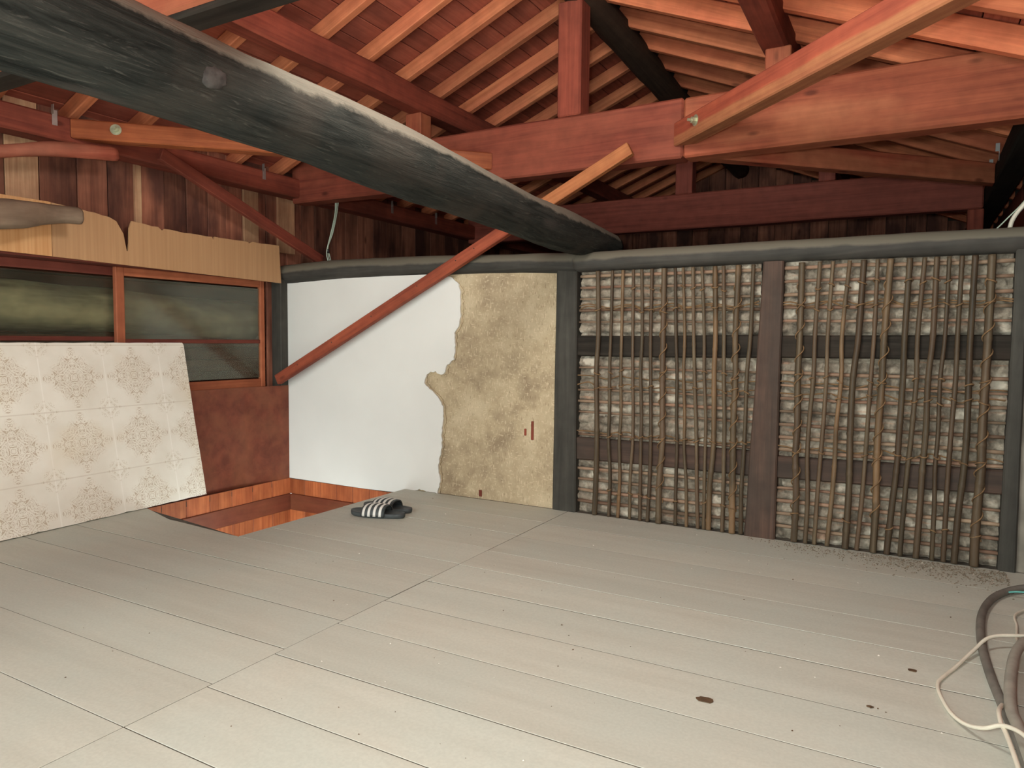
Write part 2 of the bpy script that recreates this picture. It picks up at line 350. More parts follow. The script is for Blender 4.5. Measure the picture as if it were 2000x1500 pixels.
def empty(name, loc):
    o = bpy.data.objects.new(name, None); COL.objects.link(o); o.location = loc; o.empty_display_size = .1
    WORLD[o.name] = Matrix.Translation(loc); return o
def rag(pts, step=.012, amp=.004, seed=1.):
    out = []
    for a, b in zip(pts[:-1], pts[1:]):
        a, b = Vector(a), Vector(b); n = max(1, int((b-a).length/step)); t = (b-a).normalized() if (b-a).length else Vector((1, 0)); nr = Vector((-t.y, t.x))
        for k in range(n):
            p = a.lerp(b, k/n); out.append(tuple(p+nr*amp*noise.noise(Vector((p.x*60+seed, p.y*60, seed)))*1.6))
    out.append(tuple(pts[-1])); return out

# ================================================================== SETTING
D = 3.167                       # back wall plane
XL, XR, YB, YF = -3.345, .52, -1.5, 7.15
RX, RZ, TAN = -1.5, 2.57, .41   # ridge line and roof pitch (underside of rafters)
TH = math.atan(TAN)
# ---- floor
floor = struct(slab('floor', [(XL, YB), (XR, YB), (XR, YF), (XL, YF), (XL, D), (-2.45, D), (-2.45, 2.03), (XL, 2.15)], 'Z', -.06, -.0002, M['gapdirt']), 'grey dusty attic floor of wide boards')
rows_r = [-1.5, -1.3, -1.08, -.86, -.64, -.42, -.2, .02, .24, .46, .68, .893, 1.1013, 1.31, 1.5484, 1.763, 1.984, 2.19, 2.397, 2.64, 2.889, D-.002]
rows_l = [-1.5, -1.29, -1.07, -.85, -.63, -.41, -.19, .03, .25, .47, .68, .893, 1.117, 1.345, 1.57, 1.79, 2.03, 2.2, 2.43, 2.66, 2.91, D-.002]
xj = -1.447
for col, (rows, xa, xb) in enumerate(((rows_l, XL, xj), (rows_r, xj, XR))):
    for i, (a, b) in enumerate(zip(rows[:-1], rows[1:])):
        x0, x1 = xa, xb
        if col == 0 and a >= 2.02: x0 = -2.45
        if col == 0 and abs(b-2.03) < .001:
            g = .002
            slab('floor_board', [(x0, a+g), (x1-g, a+g), (x1-g, b-g), (-2.45, b-g), (-2.51, b), (-2.84, 2.055), (-2.95, 2.06), (-3.25, 2.146), (x0, 2.15)], 'Z', -.024, .001, M['floor'], floor); continue
        dz = R.uniform(.0002, .0014); g = R.uniform(.0012, .0022)
        boxo('floor_board', x0+(.0015 if col else 0), x1-(.0015 if not col else 0), a+g, b-g, -.024+dz, dz, M['floor'], floor, .0007)
boxo('far_floor', XL, XR, D+.1, YF, -.024, 0, M['under'], floor, 0)
# ---- stairwell below the opening
well = struct(empty('wall_stairwell', (-2.9, 2.6, -.3)), 'orange cedar boarded sides of the stair opening')
def wellside(axis, fixed, lo, hi, z0, z1, mat, n, out):
    w = (hi-lo)/n
    for k in range(n):
        a, b = lo+k*w+.0012, lo+(k+1)*w-.0012; q = R.uniform(0, .002)
        if axis == 'Y': boxo('lining_board', fixed-out-.012, fixed-out+q, a, b, z0, z1, mat, well, .0015, 'Z')
        else: boxo('lining_board', a, b, fixed+out-q, fixed+out+.012, z0, z1, mat, well, .0015, 'Z')
wellside('Y', XL, 2.0, D, -.125, -.028, M['orange'], 8, -.002)
wellside('X', D, XL, -2.45, -.125, -.032, M['orange'], 7, -.002)
boxo('ledge_beam', XL-.03, XL+.012, 2.0, D, -.225, -.125, M['brownply'], well, .003, 'Y')
boxo('ledge_beam', XL+.012, -2.45, D-.012, D+.03, -.225, -.125, M['brownply'], well, .003, 'X')
wellside('Y', XL, 2.0, D, -1.0, -.225, M['orange'], 8, -.004)
wellside('X', D, XL, -2.45, -1.0, -.225, M['orange'], 7, -.004)
boxo('joist', -2.45, -2.40, 2.0, D, -.25, -.062, M['brownply'], well, .003, 'Y')
boxo('joist', XL, -2.45, 1.96, 2.01, -.25, -.062, M['brownply'], well, .003, 'X')
boxo('lower_landing', XL-.05, -1.9, 1.5, D+.05, -1.06, -1.0, M['under'], well, 0)
# ---- roof: deck, boards, rafters
def slope(X): return RZ-TAN*abs(X-RX)
HX = 2.36
deck = struct(slab('ceiling', [(RX-HX, RZ-TAN*HX+.135), (RX, RZ+.135), (RX+HX, RZ-TAN*HX+.135), (RX+HX, RZ-TAN*HX+.18), (RX, RZ+.18), (RX-HX, RZ-TAN*HX+.18)], 'Y', YB, YF+.1, M['under']), 'red-brown boarded pitched roof on close rafters')
for sgn in (-1, 1):
    d = Vector((sgn*math.cos(TH), 0, -math.sin(TH))); nrm = Vector((sgn*math.sin(TH), 0, math.cos(TH)))
    L = HX/math.cos(TH); bw = .117; n = int(L/bw)
    for k in range(n):
        c = Vector((RX, 0, RZ))+d*(.01+bw*(k+.5))+nrm*((.074 if sgn < 0 else .096)+.007)
        for y0, y1 in ((YB, 1.9), (1.903, 5.2), (5.203, YF)):
            bar('roof_board', (c.x, y0, c.z), (c.x, y1, c.z), bw-.004, .014, M['board'], deck, nrm, .002)
    ys = [2.49+.306*i for i in range(-13, 16)] if sgn < 0 else [3.07+.345*i for i in range(-13, 12)]
    rh, rw = (.072, .042) if sgn < 0 else (.094, .045)
    for y in ys:
        if y < YB or y > YF-.05: continue
        y += R.uniform(-.008, .008)
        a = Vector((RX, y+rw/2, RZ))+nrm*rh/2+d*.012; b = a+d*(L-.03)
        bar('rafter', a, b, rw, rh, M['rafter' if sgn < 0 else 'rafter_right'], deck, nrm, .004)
# ---- back wall
wb = struct(boxo('wall_back', XL-.1, XR, D+.075, D+.1, -.06, 1.2, M['under'], None, 0), 'back partition of white plaster, bare mud and bamboo lath')
edge = [(-2.144, 1.166), (-2.098, 1.128), (-2.085, 1.087), (-2.084, .959), (-2.09, .916), (-2.12, .872), (-2.116, .808), (-2.122, .731), (-2.168, .703), (-2.181, .659), (-2.207, .647), (-2.241, .663), (-2.275, .662), (-2.309, .633), (-2.316, .599), (-2.281, .567), (-2.227, .53), (-2.189, .477), (-2.193, .399), (-2.202, .32), (-2.199, .254), (-2.219, .174), (-2.226, .139), (-2.208, .079), (-2.228, .001), (-2.30, .004), (-2.349, .008), (-2.463, -.024)]
slab('mud_plaster', [(-2.42, 1.18), (-1.50, 1.18), (-1.50, -.02), (-2.44, -.03), (-2.44, .3)], 'Y', D+.008, D+.05, M['mud'], wb)
pl = rag(edge, .012, .005)+[(-2.746, -.03), (XL+.0, -.027), (XL, 1.19), (-2.3, 1.185)]
slab('white_plaster', pl, 'Y', D-.006, D+.05, M['plaster'], wb)
slab('plaster_lip', rag([(x+.004+.010*R.random(), z+.004*(R.random()-.5)) for x, z in edge[:25]], .012, .008, 9.)+[(-2.45, 0), (-2.45, 1.17)], 'Y', D+.003, D+.008, M['mud'], wb)
for x, z, w, h in ((-1.655, .335, .014, .095), (-1.695, .355, .012, .035), (-1.96, .012, .018, .035)):
    boxo('wood_sliver', x-w/2, x+w/2, D+.003, D+.014, z, z+h, M['red'], wb, .002, 'Z')
slab('end_plaster', [(.35, 0), (.52, 0), (.52, 1.2), (.35, 1.2)], 'Y', D+.006, D+.05, M['rwall'], wb)
def infill(x0, x1, seed):
    s = .0058; nx, nz = int((x1-x0)/s), int(1.175/s); v = []; f = []
    for j in range(nz+1):
        z = -.005+1.18*j/nz
        for i in range(nx+1):
            x = x0+(x1-x0)*i/nx
            zz = z+.006*noise.noise(Vector((x*2.3+seed, z*1.5, 1))); t = (zz/.0545) % 1; row = int(zz/.0545)
            lump = noise.noise(Vector((x*15+seed+row*7.7, row*3.1, 2))); l2 = noise.noise(Vector((x*42+row*5.1, z*42, seed)))
            l3 = noise.noise(Vector((x*110, z*110, seed)))
            sag = max(0., math.sin(math.pi*min(1, max(0, t)))); prof = sag**.5*(1.15-.55*t)
            dep = prof*(.026+.030*max(-.8, lump))+.012*l2+.006*l3
            if noise.noise(Vector((x*9+row*2.2, row*1.7, seed+5))) < -.33: dep -= .014*sag
            if any(a_ < z < b_ for a_, b_ in ((.755, .875), (.255, .37))): dep = min(dep, .018)
            v.append((x+.003*l2, D+.052-dep, z+.004*l3-.006*max(0, lump)*sag))
    for j in range(nz):
        for i in range(nx):
            a = j*(nx+1)+i; f.append((a, a+1, a+nx+2, a+nx+1))
    o = link('mud_infill', mesh('mud_infill', v, f, True), M['lump'], wb); o['kind'] = 'stuff'
bays = ((-1.41, -.575), (-.50, .312))
for k, (a, b) in enumerate(bays):
    infill(a, b, 10*k+3)
    for r in range(1, 22):
        z = r*.0545+.001
        if .755 < z < .875 or .255 < z < .37 or R.random() < .12: continue
        q = [(x, D+.022+.005*math.sin(x*9+r)+R.uniform(-.003, .003), z-.006*noise.noise(Vector((x*2.3+10*k+3, z*1.5, 1)))+R.uniform(-.002, .002)) for x in [a+(b-a)*i/6 for i in range(7)]]
        tube('lath', q, R.uniform(.005, .0085), M['lath'], wb, 6, 3)
for z0, z1, z2, z3, k in ((.762, .862, .770, .866, 0), (.772, .868, .780, .872, 1), (.25, .378, .272, .36, 0), (.262, .352, .278, .375, 1)):
    a, b = bays[k]
    bar('wall_rail', (a-.02, D+.022, (z0+z1)/2), (b+.02, D+.022, (z2+z3)/2), .034, (z1-z0+z3-z2)/2, M['dark'] if z0 > .5 else M['midpost'], wb, (0, 0, 1), .006, .004)
canes = [(-1.309, -1.303, -1.306), (-1.237, -1.238, -1.233), (-1.185, -1.183, -1.188), (-1.135, -1.123, -1.131), (-1.095, -1.083, -1.079), (-1.046, -1.038, -1.043), (-.989, -.983, -.99), (-.939, -.917, -.913), (-.904, -.88, -.861), (-.86, -.831, -.809), (-.82, -.786, -.783), (-.763, -.75, -.763), (-.727, -.705, -.701), (-.663, -.666, -.66), (-.602, -.617, -.623), (-.41, -.407, -.406), (-.342, -.362, -.361), (-.293, -.308, -.327), (-.232, -.259, -.278), (-.181, -.207, -.21), (-.133, -.146, -.168), (-.088, -.107, -.109), (-.022, -.034, -.061), (.027, .008, -.014), (.067, .056, .04), (.107, .096, .094), (.148, .138, .132), (.189, .188, .167), (.241, .237, .23)]
RAD = {0: .012, 6: .0135, 11: .0115, 13: .0135, 15: .0135, 19: .0125, 21: .0135, 22: .0115, 24: .011, 27: .0115, 28: .015}
def ringmesh(r):
    v = []; f = []; n, m = 14, 5
    for i in range(n):
        a = 2*math.pi*i/n; rr = r+.002; zz = .006*math.sin(a)
        for k in range(m):
            b = 2*math.pi*k/m; q = rr+.0032*math.cos(b); v.append((q*math.cos(a), q*math.sin(a), zz+.0032*math.sin(b)))
    for i in range(n):
        for k in range(m): f.append((i*m+k, ((i+1) % n)*m+k, ((i+1) % n)*m+(k+1) % m, i*m+(k+1) % m))
    return mesh('tie', v, f, True)
RM = {}
for i, (xt, xm, xb) in enumerate(canes):
    r = RAD.get(i, R.uniform(.0075, .0095)); yc = D-.004-r*.3
    w_ = lambda: R.uniform(-.005, .005)
    pts = [(xb, yc+R.uniform(-.003, .003), .004), ((xb*.6+xm*.4)+w_(), yc, .2), ((xb*.2+xm*.8)+w_(), yc, .36), (xm, yc+R.uniform(-.003, .003), .5), ((xm*.7+xt*.3)+w_(), yc, .7), ((xm+xt)/2+w_(), yc, .87), (xt, yc+.002, 1.165)]
    ph = R.random()*.2; per = R.uniform(.2, .27)
    def rad(f, r=r, ph=ph, per=per):
        z = (f*1.165+ph) % per; return r*(1.05-.12*f)*(1.16 if z < .012 else 1.)
    c = tube('cane', pts, rad, M['cane_pale' if i in (2, 8, 11, 13, 18, 21) else 'cane'], wb, 9, 18, .1, seed=i)
    RM.setdefault(round(r, 3), None)
    if RM[round(r, 3)] is None: RM[round(r, 3)] = ringmesh(r)
    for z in (.12, .395, .62, .69, .98, 1.07):
        if R.random() < .25: continue
        z += R.uniform(-.012, .012); x = xb+(xm-xb)*z/.5 if z < .5 else xm+(xt-xm)*(z-.5)/.665
        link('straw_tie', RM[round(r, 3)], M['rope'], c, Matrix.Translation((x, yc, z)) @ Matrix.Rotation(R.uniform(0, 6), 4, 'Z'))
    if i in (6, 13, 15, 21, 28):
        h = [(xb+(xm-xb)*z/.5+(r+.003)*math.cos(z*62), yc+(r+.003)*math.sin(z*62), z) if z < .5 else (xm+(xt-xm)*(z-.5)/.665+(r+.003)*math.cos(z*62), yc+(r+.003)*math.sin(z*62), z) for z in [.1+.0127*k for k in range(78)]]
        tube('rope_wrap', h, .0028, M['rope'], c, 5, 2)
for k, (a, b) in enumerate(bays):
    for z in (.40, .625, .665, .99, 1.0):
        q = [(a+(b-a)*j/16, D+.008+.012*math.sin(j*2.1+z*9), z+.008*math.sin(j*1.7+k)+R.uniform(-.006, .006)) for j in range(17)]
        tube('rope', q, .0032, M['rope'], wb, 5, 3)
# ---- left wall
wl = struct(boxo('wall_left', -3.86, -3.83, YB, YF, -.06, 1.9, M['under'], None, 0), 'left side wall of weathered vertical boards')
for k in range(16):   # outer clapboards glimpsed behind the window
    boxo('clapboard', -3.825+.004*(k % 2), -3.80+.004*(k % 2), .6, 4.2, .25+.075*k, .322+.075*k, M['vboard'], wl, .003, 'Y')
ybs = [YB, -1.3, -1.08, -.9, -.7, -.52, -.3, -.1, .1, .3, .5, .72, .9, 1.1, 1.28, 1.45, 1.65, 1.79, 1.955, 2.1, 2.24, 2.40, 2.53, 2.66, 2.78, 2.89, 3.07, 3.23, 3.36, 3.47, 3.62, 3.76, 3.88, 4.05, 4.2, 4.38, 4.55, 4.75, 4.95, 5.15, 5.35, 5.6, 5.85, 6.1, 6.35, 6.6, 6.85, YF]
for k, (a, b) in enumerate(zip(ybs[:-1], ybs[1:])):
    q = R.uniform(0, .008); lite = abs(a-1.65) < .01 or abs(a-2.4) < .01 or abs(a-2.1) < .01
    boxo('wall_board', -3.44, -3.425+q, a+.002, b-.002, 1.202 if a < D-.2 else .0, 1.9, M['vlight'] if lite and k % 2 == 0 else M['vboard'], wl, .002, 'Z')
for y0, y1, z0, z1 in ((2.895, 3.0, 1.36, 1.70), (3.15, 3.285, 1.36, 1.70), (2.23, 2.265, 1.38, 1.70)):
    boxo('pale_board', -3.423, -3.405, y0, y1, z0, z1, M['vlight'], wl, .002, 'Z')
boxo('sill', -3.49, -3.376, .3, 3.10, .512, .540, M['window_dark'], wl, .003, 'Y')
bp_ = slab('brown_panel', [(-3.386, .3), (-3.372, .3), (-3.372, 2.85), (-3.3425, D-.064), (-3.3425, D-.007), (-3.346, D-.007), (-3.346, D-.066), (-3.386, 2.8)], 'Z', -.03, .548, M['brownply'], wl, (-3.37, 1.8, .25))
boxo('skirt_strip', -3.42, -3.343, .3, D, -.034, -.028, M['brownply'], wl, 0, 'Y')
boxo('outer_floor', -3.86, -3.343, YB, YF, -.065, -.04, M['under'], wl, 0, 'Y')
boxo('lower_side', -3.40, -3.362, YB, .3, -.03, 1.15, M['vboard'], wl, .002, 'Y')
# ---- windows (sliding sashes)
def sash(name, X, y0, y1, z0, z1, mat, mids, label, gm='glass'):
    o = struct(empty(name, (X, (y0+y1)/2, z0)), label)
    sw = .045
    boxo('stile', X-.014, X+.014, y0, y0+sw, z0, z1, mat, o, .004, 'Z'); boxo('stile', X-.014, X+.014, y1-sw*.75, y1, z0, z1, mat, o, .004, 'Z')
    boxo('rail', X-.012, X+.012, y0+sw, y1-sw*.75, z0, z0+.05, mat, o, .003, 'Y'); boxo('rail', X-.012, X+.012, y0+sw, y1-sw*.75, z1-.042, z1, mat, o, .003, 'Y')
    zz = [z0+.05]+mids+[z1-.042]
    for m_ in mids: boxo('rail', X-.010, X+.010, y0+sw, y1-sw*.75, m_-.011, m_+.011, M['window_dark'], o, .002, 'Y')
    for a, b in zip(zz[:-1], zz[1:]): boxo('pane', X-.0015, X+.0015, y0+sw-.005, y1-sw*.75+.005, a+.008, b-.008, M[gm], o, 0, 'Y')
sash('window_1', -3.437, 2.13, 3.055, .541, 1.18, M['window'], [.814], 'front sliding sash with a mid rail and dusty panes')
sash('window_2', -3.472, .95, 2.19, .541, 1.18, M['window_dark'], [.825], 'rear sliding sash with dark frame behind the printed panel', 'glass_clear')
boxo('window_head', -3.49, -3.348, .3, 3.08, 1.18, 1.20, M['window_dark'], wl, .003, 'Y')
tag(tube('outer_log', [(-3.62, .3, .97), (-3.625, 1.2, .985), (-3.62, 2.2, .97), (-3.62, 3.12, .93)], lambda f: .125-.02*f, M['chiplog'], None, 16, 10, .12, seed=4), 'thick pale dusty log lying behind the dusty window glass', 'log')
# ---- right wall and far gable
wr = struct(boxo('wall_right', XR, XR+.05, YB, YF, -.06, 1.86, M['rwall'], None, 0), 'pale mud wall along the right side')
for k in range(20):
    y = YB+.43*k
    if y+.42 > YF: break
    boxo('wall_board', XR-.018, XR-.002, y, y+.425, 0., 1.73, M['red'], wr, .002, 'Z')
wf = struct(boxo('wall_far', XL-.4, XR+.2, YF, YF+.04, -.06, 2.7, M['under'], None, 0), 'dark boarded gable at the far end of the attic')
for k in range(26):
    x = -3.5+.155*k
    boxo('wall_board', x, x+.151, YF-.02-.004*(k % 2), YF-.001, .9, min(2.6, slope(x+.075)+.04), M['vboard'], wf, .002, 'Z')

# ================================================================== THINGS: timber frame
LOG = tag(tube('log_beam', [(-1.395, -1.45, 1.425), (-1.40, .0, 1.418), (-1.405, .8, 1.408), (-1.40, 1.4, 1.395), (-1.40, 2.0, 1.372), (-1.39, 2.6, 1.337), (-1.39, 3.0, 1.328), (-1.385, 3.5, 1.315)], lambda f: .106-.028*f**2-.004*math.sin(f*21), M['log'], None, 36, 14, .05, (1, 1.0), seed=2.), 'huge smoke-blackened hewn log with dusty top spanning the room', 'beam')
def knot(par, P, n, r):
    bm = bmesh.new(); bmesh.ops.create_uvsphere(bm, u_segments=20, v_segments=10, radius=1)
    for v in bm.verts: v.co = Vector((v.co.x*r*1.35, v.co.y*r, v.co.z*r*.28))*(1+.25*noise.noise(v.co*2.5))
    me = bpy.data.meshes.new('knot'); bm.to_mesh(me); bm.free(); me.polygons.foreach_set('use_smooth', [True]*len(me.polygons))
    link('knot', me, M['knot'], par, Matrix.Translation(P) @ Vector(n).to_track_quat('Z', 'Y').to_matrix().to_4x4())['label'] = 'pale weathered branch knot'
knot(LOG, (-1.3095, 1.035, 1.384), (1, -.15, -.1), .024)
def tie(name, Y, X0, X1, mat, label, h=.265):
    o = tag(boxo(name, X0, X1, Y, Y+(.115 if Y > 2 else .075), 1.66, 1.66+h, mat, None, .009, 'X', .006), label, 'beam', 'tie beams'); return o
t1 = tie('tie_beam', 3.217, -3.36, -.935, M['tie_red'], 'large reddish tie beam just above the back wall, carrying the king post')
boxo('spliced_length', -.934, .42, 3.219, 3.33, 1.661, 1.924, M['tie'], t1, .009, 'X', .004)['label'] = 'lighter orange right length of the beam'
t2 = tie('tie_beam', 5.21, -3.36, .34, M['tie_far'], 'farther darker tie beam seen below the near one, past the back wall', .25)
t0 = tie('tie_beam', 1.205, -3.36, .42, M['tie'], 'red tie beam cut by the top left edge, nearest the camera')
def king(Y, label, mat):
    o = tag(boxo('king_post', RX-.062, RX+.062, Y-.055, Y+.055, 1.925 if Y < 5 else 1.91, 2.47 if Y < 5 else 2.42, mat, None, .006, 'Z'), label, 'post', 'king posts')
king(3.272, 'red king post standing on the near tie beam under the ridge', M['red'])
king(5.265, 'small red king post standing on the far tie beam', M['tie_far'])
tag(tube('ridge_log', [(RX, YB, 2.54), (RX+.005, 2, 2.54), (RX+.02, 3.5, 2.535), (RX+.01, 5, 2.50), (RX, YF-.03, 2.48)], lambda f: .082, M['ridge'], None, 14, 12, .12, seed=8), 'blackened round ridge log running along the roof peak', 'beam')
PXL, PXR = -2.41, -.545
for X, lab in ((PXL, 'dark red purlin under the left roof slope, above the black log'), (PXR, 'dark red purlin under the right roof slope behind the bolted brace')):
    pu = bar('purlin', (X-.01, YB, 2.135), (X-.01, YF-.05, 2.135), .11, .125, M['red'], None, (0, 0, 1), .012, .006)
    tag(pu, lab, 'beam', 'roof purlins')
for X, Y, z0, lab in ((-2.44, 3.272, 1.925, 'short orange-red strut under the left purlin on the near tie beam'), (-.54, 3.272, 1.925, 'short red strut under the right purlin on the near tie beam'), (-.54, 5.265, 1.91, 'short strut under the right purlin on the far tie beam')):
    tag(boxo('purlin_strut', X-.052, X+.052, Y-.05, Y+.05, z0, 2.075, M['tie'] if Y < 4 else M['tie_far'], None, .005, 'Z'), lab, 'post', 'purlin struts')
eL = tag(boxo('eave_beam', -3.41, -3.29, YB, YF-.03, 1.69, 1.80, M['red'], None, .008, 'Y', .004), 'long dark red eave beam with metal brackets above the left wall', 'beam', 'eave beams')
eR = tag(boxo('eave_beam', .345, .46, YB, YF-.03, 1.69, 1.80, M['dark'], None, .008, 'Y', .004), 'dark eave beam at the top of the right wall', 'beam', 'eave beams')
def bracket(par, X, Y, z, s):
    boxo('bracket', X, X+.002*s, Y-.011, Y+.011, z-.065, z, M['metal'], par, 0, 'Z') if s > 0 else boxo('bracket', X-.002, X, Y-.011, Y+.011, z-.065, z, M['metal'], par, 0, 'Z')
    boxo('bracket', X-.018*(s < 0), X+.018*(s > 0), Y-.013, Y-.011, z-.02, z+.02, M['metal'], par, 0, 'Z')
for Y, z in ((1.79, 1.815), (2.94, 1.81), (4.10, 1.80), (4.64, 1.80)): bracket(eL, -3.288, Y, z, 1)
for Y, z in ((4.41, 1.83), (4.755, 1.825), (3.6, 1.82)): bracket(eR, .344, Y, z, -1)
def hexbolt(par, P, n, r=.014):
    n = Vector(n).normalized(); q = n.to_track_quat('Z', 'Y').to_matrix().to_4x4()
    bm = bmesh.new(); bmesh.ops.create_cone(bm, segments=16, radius1=r*1.7, radius2=r*1.7, depth=.004, cap_ends=True)
    bmesh.ops.create_cone(bm, segments=6, radius1=r, radius2=r, depth=.02, cap_ends=True, matrix=Matrix.Translation((0, 0, .01)))
    bmesh.ops.create_cone(bm, segments=10, radius1=r*.5, radius2=r*.45, depth=.03, cap_ends=True, matrix=Matrix.Translation((0, 0, .022)))
    me = bpy.data.meshes.new('bolt'); bm.to_mesh(me); bm.free(); link('bolt', me, M['bolt'], par, Matrix.Translation(P) @ q)
def brace(p0, p1, z, w, h, cut0, cut1, mat, label, bolt=None):
    """horizontal brace through p0, p1 (plan), its ends mitred to the planes cut = (axis, value)"""
    a, b = Vector((*p0, z)), Vector((*p1, z)); mw, l = frame(a, b); inv = mw.inverted(); d = (b-a).normalized(); n = Vector((-d.y, d.x, 0))
    v = []
    for zz in (-h/2, h/2):
        for s_, cut in ((-1, cut0), (-1, cut1), (1, cut1), (1, cut0)):
            q = a+n*s_*w/2; k = (cut[1]-q[cut[0]])/d[cut[0]]; v.append(inv @ (q+d*k+Vector((0, 0, zz))))
    f = [(3, 2, 1, 0), (4, 5, 6, 7), (0, 1, 5, 4), (1, 2, 6, 5), (2, 3, 7, 6), (3, 0, 4, 7)]
    me = mesh('corner_brace', v, f); bm = bmesh.new(); bm.from_mesh(me); bmesh.ops.recalc_face_normals(bm, faces=bm.faces)
    bmesh.ops.bevel(bm, geom=list(bm.edges), offset=.005, segments=1, affect='EDGES'); bm.to_mesh(me); bm.free()
    o = tag(link('corner_brace', me, mat, None, mw), label, 'brace', 'corner braces')
    if bolt: hexbolt(o, *bolt)
brace((-.90, 3.19), (.31, 1.98), 1.765, .075, .105, (1, 3.214), (0, .342), M['brace_sap'], 'red diagonal brace with a green bolt across the near tie beam', ((-.842, 3.080, 1.775), (-1, -1, 0)))
brace((-.93, 3.34), (.31, 4.58), 1.735, .075, .105, (1, 3.336), (0, .342), M['brace'], 'red diagonal brace behind the near tie beam, running to the right eave')
brace((-3.26, 1.93), (-2.0, 3.19), 1.755, .075, .085, (0, -3.286), (1, 3.214), M['orange'], 'orange diagonal brace with a bolt between left eave and tie beam', ((-3.155, 1.981, 1.762), (1, -1, 0)))
# wall frame
tag(tube('wall_plate_log', [(-3.40, D+.012, 1.222), (-2.9, D+.02, 1.236), (-2.3, D+.022, 1.234), (-1.8, D+.022, 1.222), (-1.42, D+.02, 1.207)], lambda f: .058-.008*f+.004*math.sin(f*7), M['beamlog'], None, 18, 10, .07, seed=3.), 'dusty black log plate above the white plaster and bare mud', 'beam', 'wall plates')
tag(tube('wall_plate_log', [(-1.43, D+.012, 1.208), (-1.1, D+.015, 1.214), (-.5, D+.018, 1.216), (.0, D+.016, 1.216), (.50, D+.016, 1.214)], lambda f: .046, M['beamlog'], None, 18, 10, .07, seed=6.), 'dusty black log plate above the bamboo lath', 'beam', 'wall plates')
def post(poly, y0, y1, mat, label):
    """tapered upright: bottom x0,x1 and top x0,x1"""
    (a, b), (c, d), z1 = poly; cx = (a+b)/2; n = 14; v = []; f = []
    for i in range(n+1):
        t = i/n; z = z1*t; l = a+(c-a)*t; r_ = b+(d-b)*t; w = .0035
        q = [noise.noise(Vector((k*5.3+cx*9, z*4, 1)))*w for k in range(4)]
        bv = .006
        v += [(z-z1/2, -(l-cx)-bv+q[0], y0-1.), (z-z1/2, -(r_-cx)+bv+q[1], y0-1.), (z-z1/2, -(r_-cx)+q[1], y0+bv-1.), (z-z1/2, -(r_-cx)+q[2], y1-1.), (z-z1/2, -(l-cx)+q[3], y1-1.), (z-z1/2, -(l-cx)+q[0], y0+bv-1.)]
    for i in range(n):
        for k in range(6): f.append((i*6+k, i*6+(k+1) % 6, (i+1)*6+(k+1) % 6, (i+1)*6+k))
    f += [tuple(range(6))[::-1], tuple(n*6+k for k in range(6))]
    # local x up, local y = -world x, local z = world y
    mw = Matrix(((0, -1, 0, cx), (0, 0, 1, 1.), (1, 0, 0, z1/2), (0, 0, 0, 1)))
    me = mesh('wall_post', v, f); bm = bmesh.new(); bm.from_mesh(me); bmesh.ops.recalc_face_normals(bm, faces=bm.faces); bm.to_mesh(me); bm.free()
    return tag(link('wall_post', me, mat, None, mw), label, 'post', 'wall posts')
post(((-1.531, -1.406), (-1.524, -1.417), 1.20), D-.012, D+.06, M['post'], 'straight charcoal post between the bare mud and the bamboo lath')
post(((-.610, -.483), (-.561, -.481), 1.175), D-.012, D+.048, M['midpost'], 'tapering dark red post in the middle of the bamboo lath')
post(((.305, .362), (.314, .352), 1.18), D-.014, D+.06, M['post'], 'black charred post at the right end of the bamboo lath')
post(((-3.44, -3.346), (-3.44, -3.346), 1.19), D-.06, D+.045, M['post'], 'black corner post between the window and the white plaster')
tag(boxo('stub_post', .26, .345, 5.225, 5.30, 0.0, 1.66, M['red'], None, .005, 'Z'), 'red post under the right end of the far tie beam', 'post')
# leaning sticks
def stick(p0, p1, w, h, mat, label, upv):
    return tag(bar('batten', p0, p1, w, h, mat, None, upv, .003, .0015), label, 'batten')
s = stick((-3.335, 3.07, .584), (-1.150, 3.137, 1.708), .036, .060, M['batten'], 'long red batten slanting across the white plaster up to the tie beam', (-.45, 0, .89))
for f in (.08, .2, .33, .47, .58, .63): 
    p = Vector((-3.335, 3.07, .584)).lerp(Vector((-1.150, 3.137, 1.708)), f); tube('nail', [p+Vector((0, -.017, .006)), p+Vector((0, -.020, .006))], .003, M['black'], s, 6, 1)
stick((-3.262, 2.27, 1.735), (-3.268, 3.37, 1.325), .03, .062, M['red'], 'short dark red batten slanting down from the left eave beam', (0, .35, .94))
tag(tube('crooked_pole', [(-3.19, .9, 1.42), (-3.2, 1.3, 1.50), (-3.21, 1.55, 1.575), (-3.22, 1.75, 1.63), (-3.23, 2.02, 1.672)], lambda f: .030+.004*math.sin(f*9), M['crook'], None, 10, 8, .2, seed=5), 'thin crooked red pole rising to the left eave beam', 'pole')
tag(tube('crooked_log', [(-3.12, .6, 1.22), (-3.14, 1.2, 1.285), (-3.17, 1.5, 1.315), (-3.2, 1.7, 1.35), (-3.2, 1.835, 1.36)], lambda f: .085-.052*f+.004*math.sin(f*14), M['logend'], None, 16, 10, .16, seed=9), 'dusty crooked log end poking in at the left above the plywood', 'log')
tag(boxo('dark_underside_strip', -3.28, .3, 1.203, 1.284, 1.638, 1.656, M['dark'], None, .005, 'X', .002), 'flat black strip standing in for the dark underside of the tie beam at the top left', 'batten')  # strip added to give the nearest tie beam its dark underside, no separate timber

